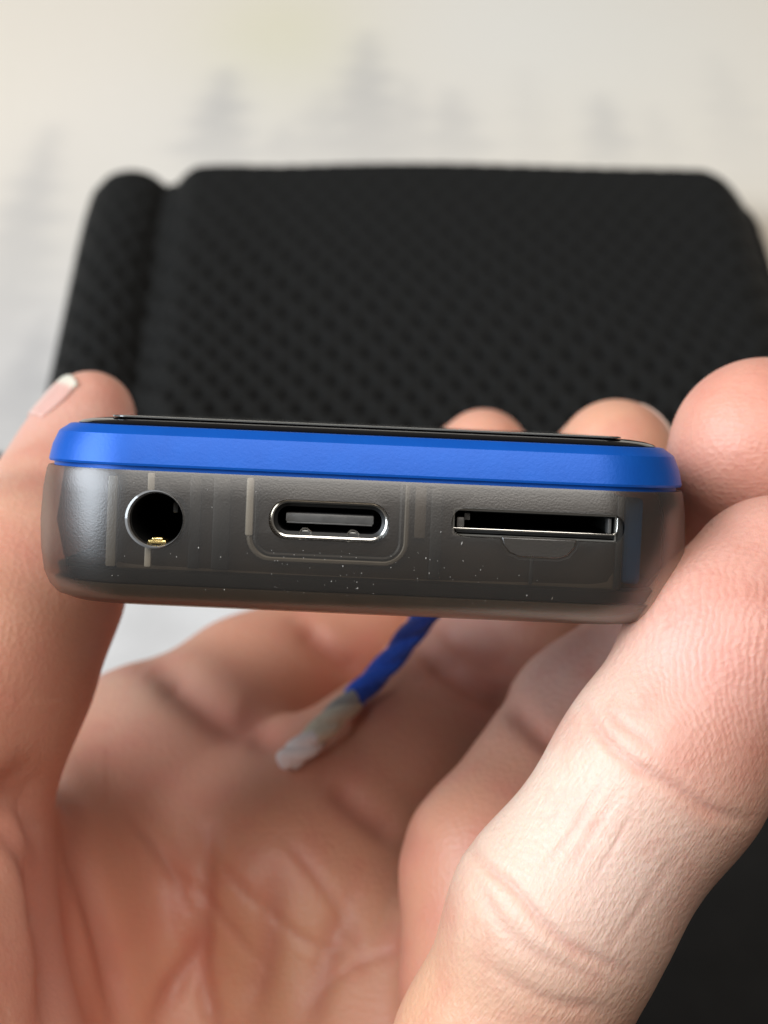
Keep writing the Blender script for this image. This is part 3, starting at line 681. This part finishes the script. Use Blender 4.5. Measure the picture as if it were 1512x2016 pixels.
# nails: plates lying on the back of each finger tip
g = N('nail'); at = g.n('ShaderNodeVertexColor'); at.layer_name = 'nailcol'
g.set(Base_Color=at.outputs[0], Roughness=.32, Coat_Weight=.3, Subsurface_Weight=.2, Subsurface_Radius=(1, .4, .3), Subsurface_Scale=.001)
M_nail = g.m
def nail(pts, out_dir, length, halfang, over=1.0, axis=None, base=None, tipw=1.0):
    (b, rb), (t, rt) = pts[-2], pts[-1]; axd = (t - b) / np.linalg.norm(t - b)
    if axis is not None: axd = np.array(axis, float); axd /= np.linalg.norm(axd)
    if base is not None: t = t + np.array(base, float)
    o_ = np.array(out_dir, float); o_ -= axd * (o_ @ axd); o_ /= np.linalg.norm(o_); s_ = np.cross(axd, o_)
    nu, nv_ = 21, 25; tip = t + axd * rt; Ps = []; Ds = []; ov = []; cl = []
    for i in range(nv_):
        s = i / (nv_ - 1)
        for j in range(nu):
            q = -1 + 2 * j / (nu - 1)
            back = (1 - s) * length + (0.12 * length * q * q if s > .5 else 0) * (s - .5) * 2
            ang = q * halfang * (0.9 + .1 * math.sin(s * 3)); c = tip - axd * back
            p = c - axd * 1.5 + (o_ * math.cos(ang) + s_ * math.sin(ang)) * 14
            cen = c - axd * max(0, rt * .75 - back * .3)
            d_ = cen - p; Ds.append(d_ / np.linalg.norm(d_)); Ps.append(p); ov.append(over * max(0, s - .85) / .15)
            w = 1 / (1 + math.exp(-(s - .80 - .08 * q * q) * 50))
            w *= tipw; cl.append(np.array([.70, .42, .36]) * (1 - w) + np.array([.72, .66, .55]) * w)
    Vn = np.array(Ps); Ds = np.array(Ds)
    for _ in range(14):
        Vn = Vn + Ds * np.clip(sdf(Vn) - .22, -.5, 4)[:, None] * .9
    Vn = Vn + axd * np.array(ov)[:, None]
    Vn = np.array(Vn); n = len(Vn)
    inn = Vn - (o_ * .35)
    idx = np.arange(n).reshape(nv_, nu); Fs = [(idx[i, j], idx[i, j + 1], idx[i + 1, j + 1], idx[i + 1, j]) for i in range(nv_ - 1) for j in range(nu - 1)]
    Fs += [tuple(n + a for a in q[::-1]) for q in Fs]
    rim = np.concatenate([idx[0, :], idx[1:, -1], idx[-1, -2::-1], idx[-2:0:-1, 0]]); m = len(rim)
    Fs += [(rim[(k + 1) % m], rim[k], n + rim[k], n + rim[(k + 1) % m]) for k in range(m)]
    me = mesh_from('nail', (np.concatenate([Vn, inn]) - hand_o) * MM, [tuple(int(a) for a in q) for q in Fs], M_nail)
    color_attr(me, 'nailcol', np.array(cl + cl))
    o = obj('fingernail', me, person); fixn(o); return o
tag(nail(THUMB, (-.75, -.75, .1), 6.8, .78, .25, axis=(.6, .25, .75), base=(-1.5, -1.1, 1.3)), 'thumbnail with pale free edge')
nail(FING['pinky'], (1, .3, -.3), 9, .8, .3); nail(FING['ring'], (1, .3, .1), 10, .8, .3)
nail(FING['middle'], (.8, .6, .3), 10, .7, 0, tipw=.35); nail(FING['index'], (1, .7, -.2), 9, .6, 0, tipw=.1)

# ------------------------------------------------------------------ wrist cord
cord = bpy.data.objects.new('wrist_cord', None); C.objects.link(cord)
cpts = [P(560, 1497, 166), P(600, 1470, 166), P(650, 1420, 168), P(700, 1372, 171), P(760, 1310, 172), P(815, 1240, 170), P(860, 1180, 166), P(905, 1110, 164)]
cpts = [Vector(to_world(p)) for p in cpts]
cord.location = cpts[0]
tag(cord, 'twisted blue cord with white and cream end, hanging under the player into the palm', 'wrist cord')
def curve_pt(t):
    x = t * (len(cpts) - 1); i = min(int(x), len(cpts) - 2); f_ = x - i
    p = [cpts[max(i - 1, 0)], cpts[i], cpts[i + 1], cpts[min(i + 2, len(cpts) - 1)]]
    return .5 * (2 * p[1] + (p[2] - p[0]) * f_ + (2 * p[0] - 5 * p[1] + 4 * p[2] - p[3]) * f_ ** 2 + (3 * p[1] - p[0] - 3 * p[2] + p[3]) * f_ ** 3)
def strand(t0, t1, ph0, mat, nm, rad=.00085, off=.00045):
    pts = []; n = 60; a = None
    for i in range(n):
        t = t0 + (t1 - t0) * i / (n - 1); c = curve_pt(t); tg = (curve_pt(min(t + .01, 1)) - curve_pt(max(t - .01, 0))).normalized()
        if a is None: a = tg.orthogonal().normalized()
        a = (a - tg * a.dot(tg)).normalized(); b = tg.cross(a); q = ph0 + t * 19
        pts.append(c + (a * math.cos(q) + b * math.sin(q)) * off - cpts[0])
    V_, F_ = tube(pts, rad, 12); return obj(nm, mesh_from(nm, V_, F_, mat), cord)
def yarn(name, c1_, c2_):
    g = N(name); nz = g.noise(1600, 3, .7); g.set(Base_Color=g.mix(nz, c1_, c2_), Roughness=.75, Normal=g.bump(nz, .0003), Sheen_Weight=.2); return g.m
M_yb = yarn('blue_yarn', (.006, .07, .60), (.03, .17, .92)); M_yd = yarn('navy_yarn', (.004, .045, .34), (.012, .09, .60))
M_yw = yarn('white_yarn', (.85, .84, .84), (.95, .94, .94)); M_yc = yarn('cream_yarn', (.62, .60, .46), (.80, .78, .64)); M_yg = yarn('grey_yarn', (.30, .32, .31), (.46, .48, .46))
for ph0 in (0, 2.09, 4.19):
    strand(.42, 1, ph0, M_yb if ph0 < 3 else M_yd, 'blue_strand')
    tag(strand(.19, .415, ph0, M_yc if ph0 < 3 else M_yg, 'pale_strand'), 'cream and grey strand')
    strand(.04, .19, ph0, M_yw, 'white_strand', .00075, .0006)
bm = bmesh.new(); bmesh.ops.create_icosphere(bm, subdivisions=3, radius=.0011)
for v_ in bm.verts: v_.co *= 1 + .08 * math.sin(v_.co.x * 4000) * math.sin(v_.co.z * 3500)
me = bpy.data.meshes.new('end_knot'); bm.to_mesh(me); bm.free(); me.materials.append(M_yw)
for p_ in me.polygons: p_.use_smooth = True
obj('end_knot', me, cord, curve_pt(.035) - cpts[0])
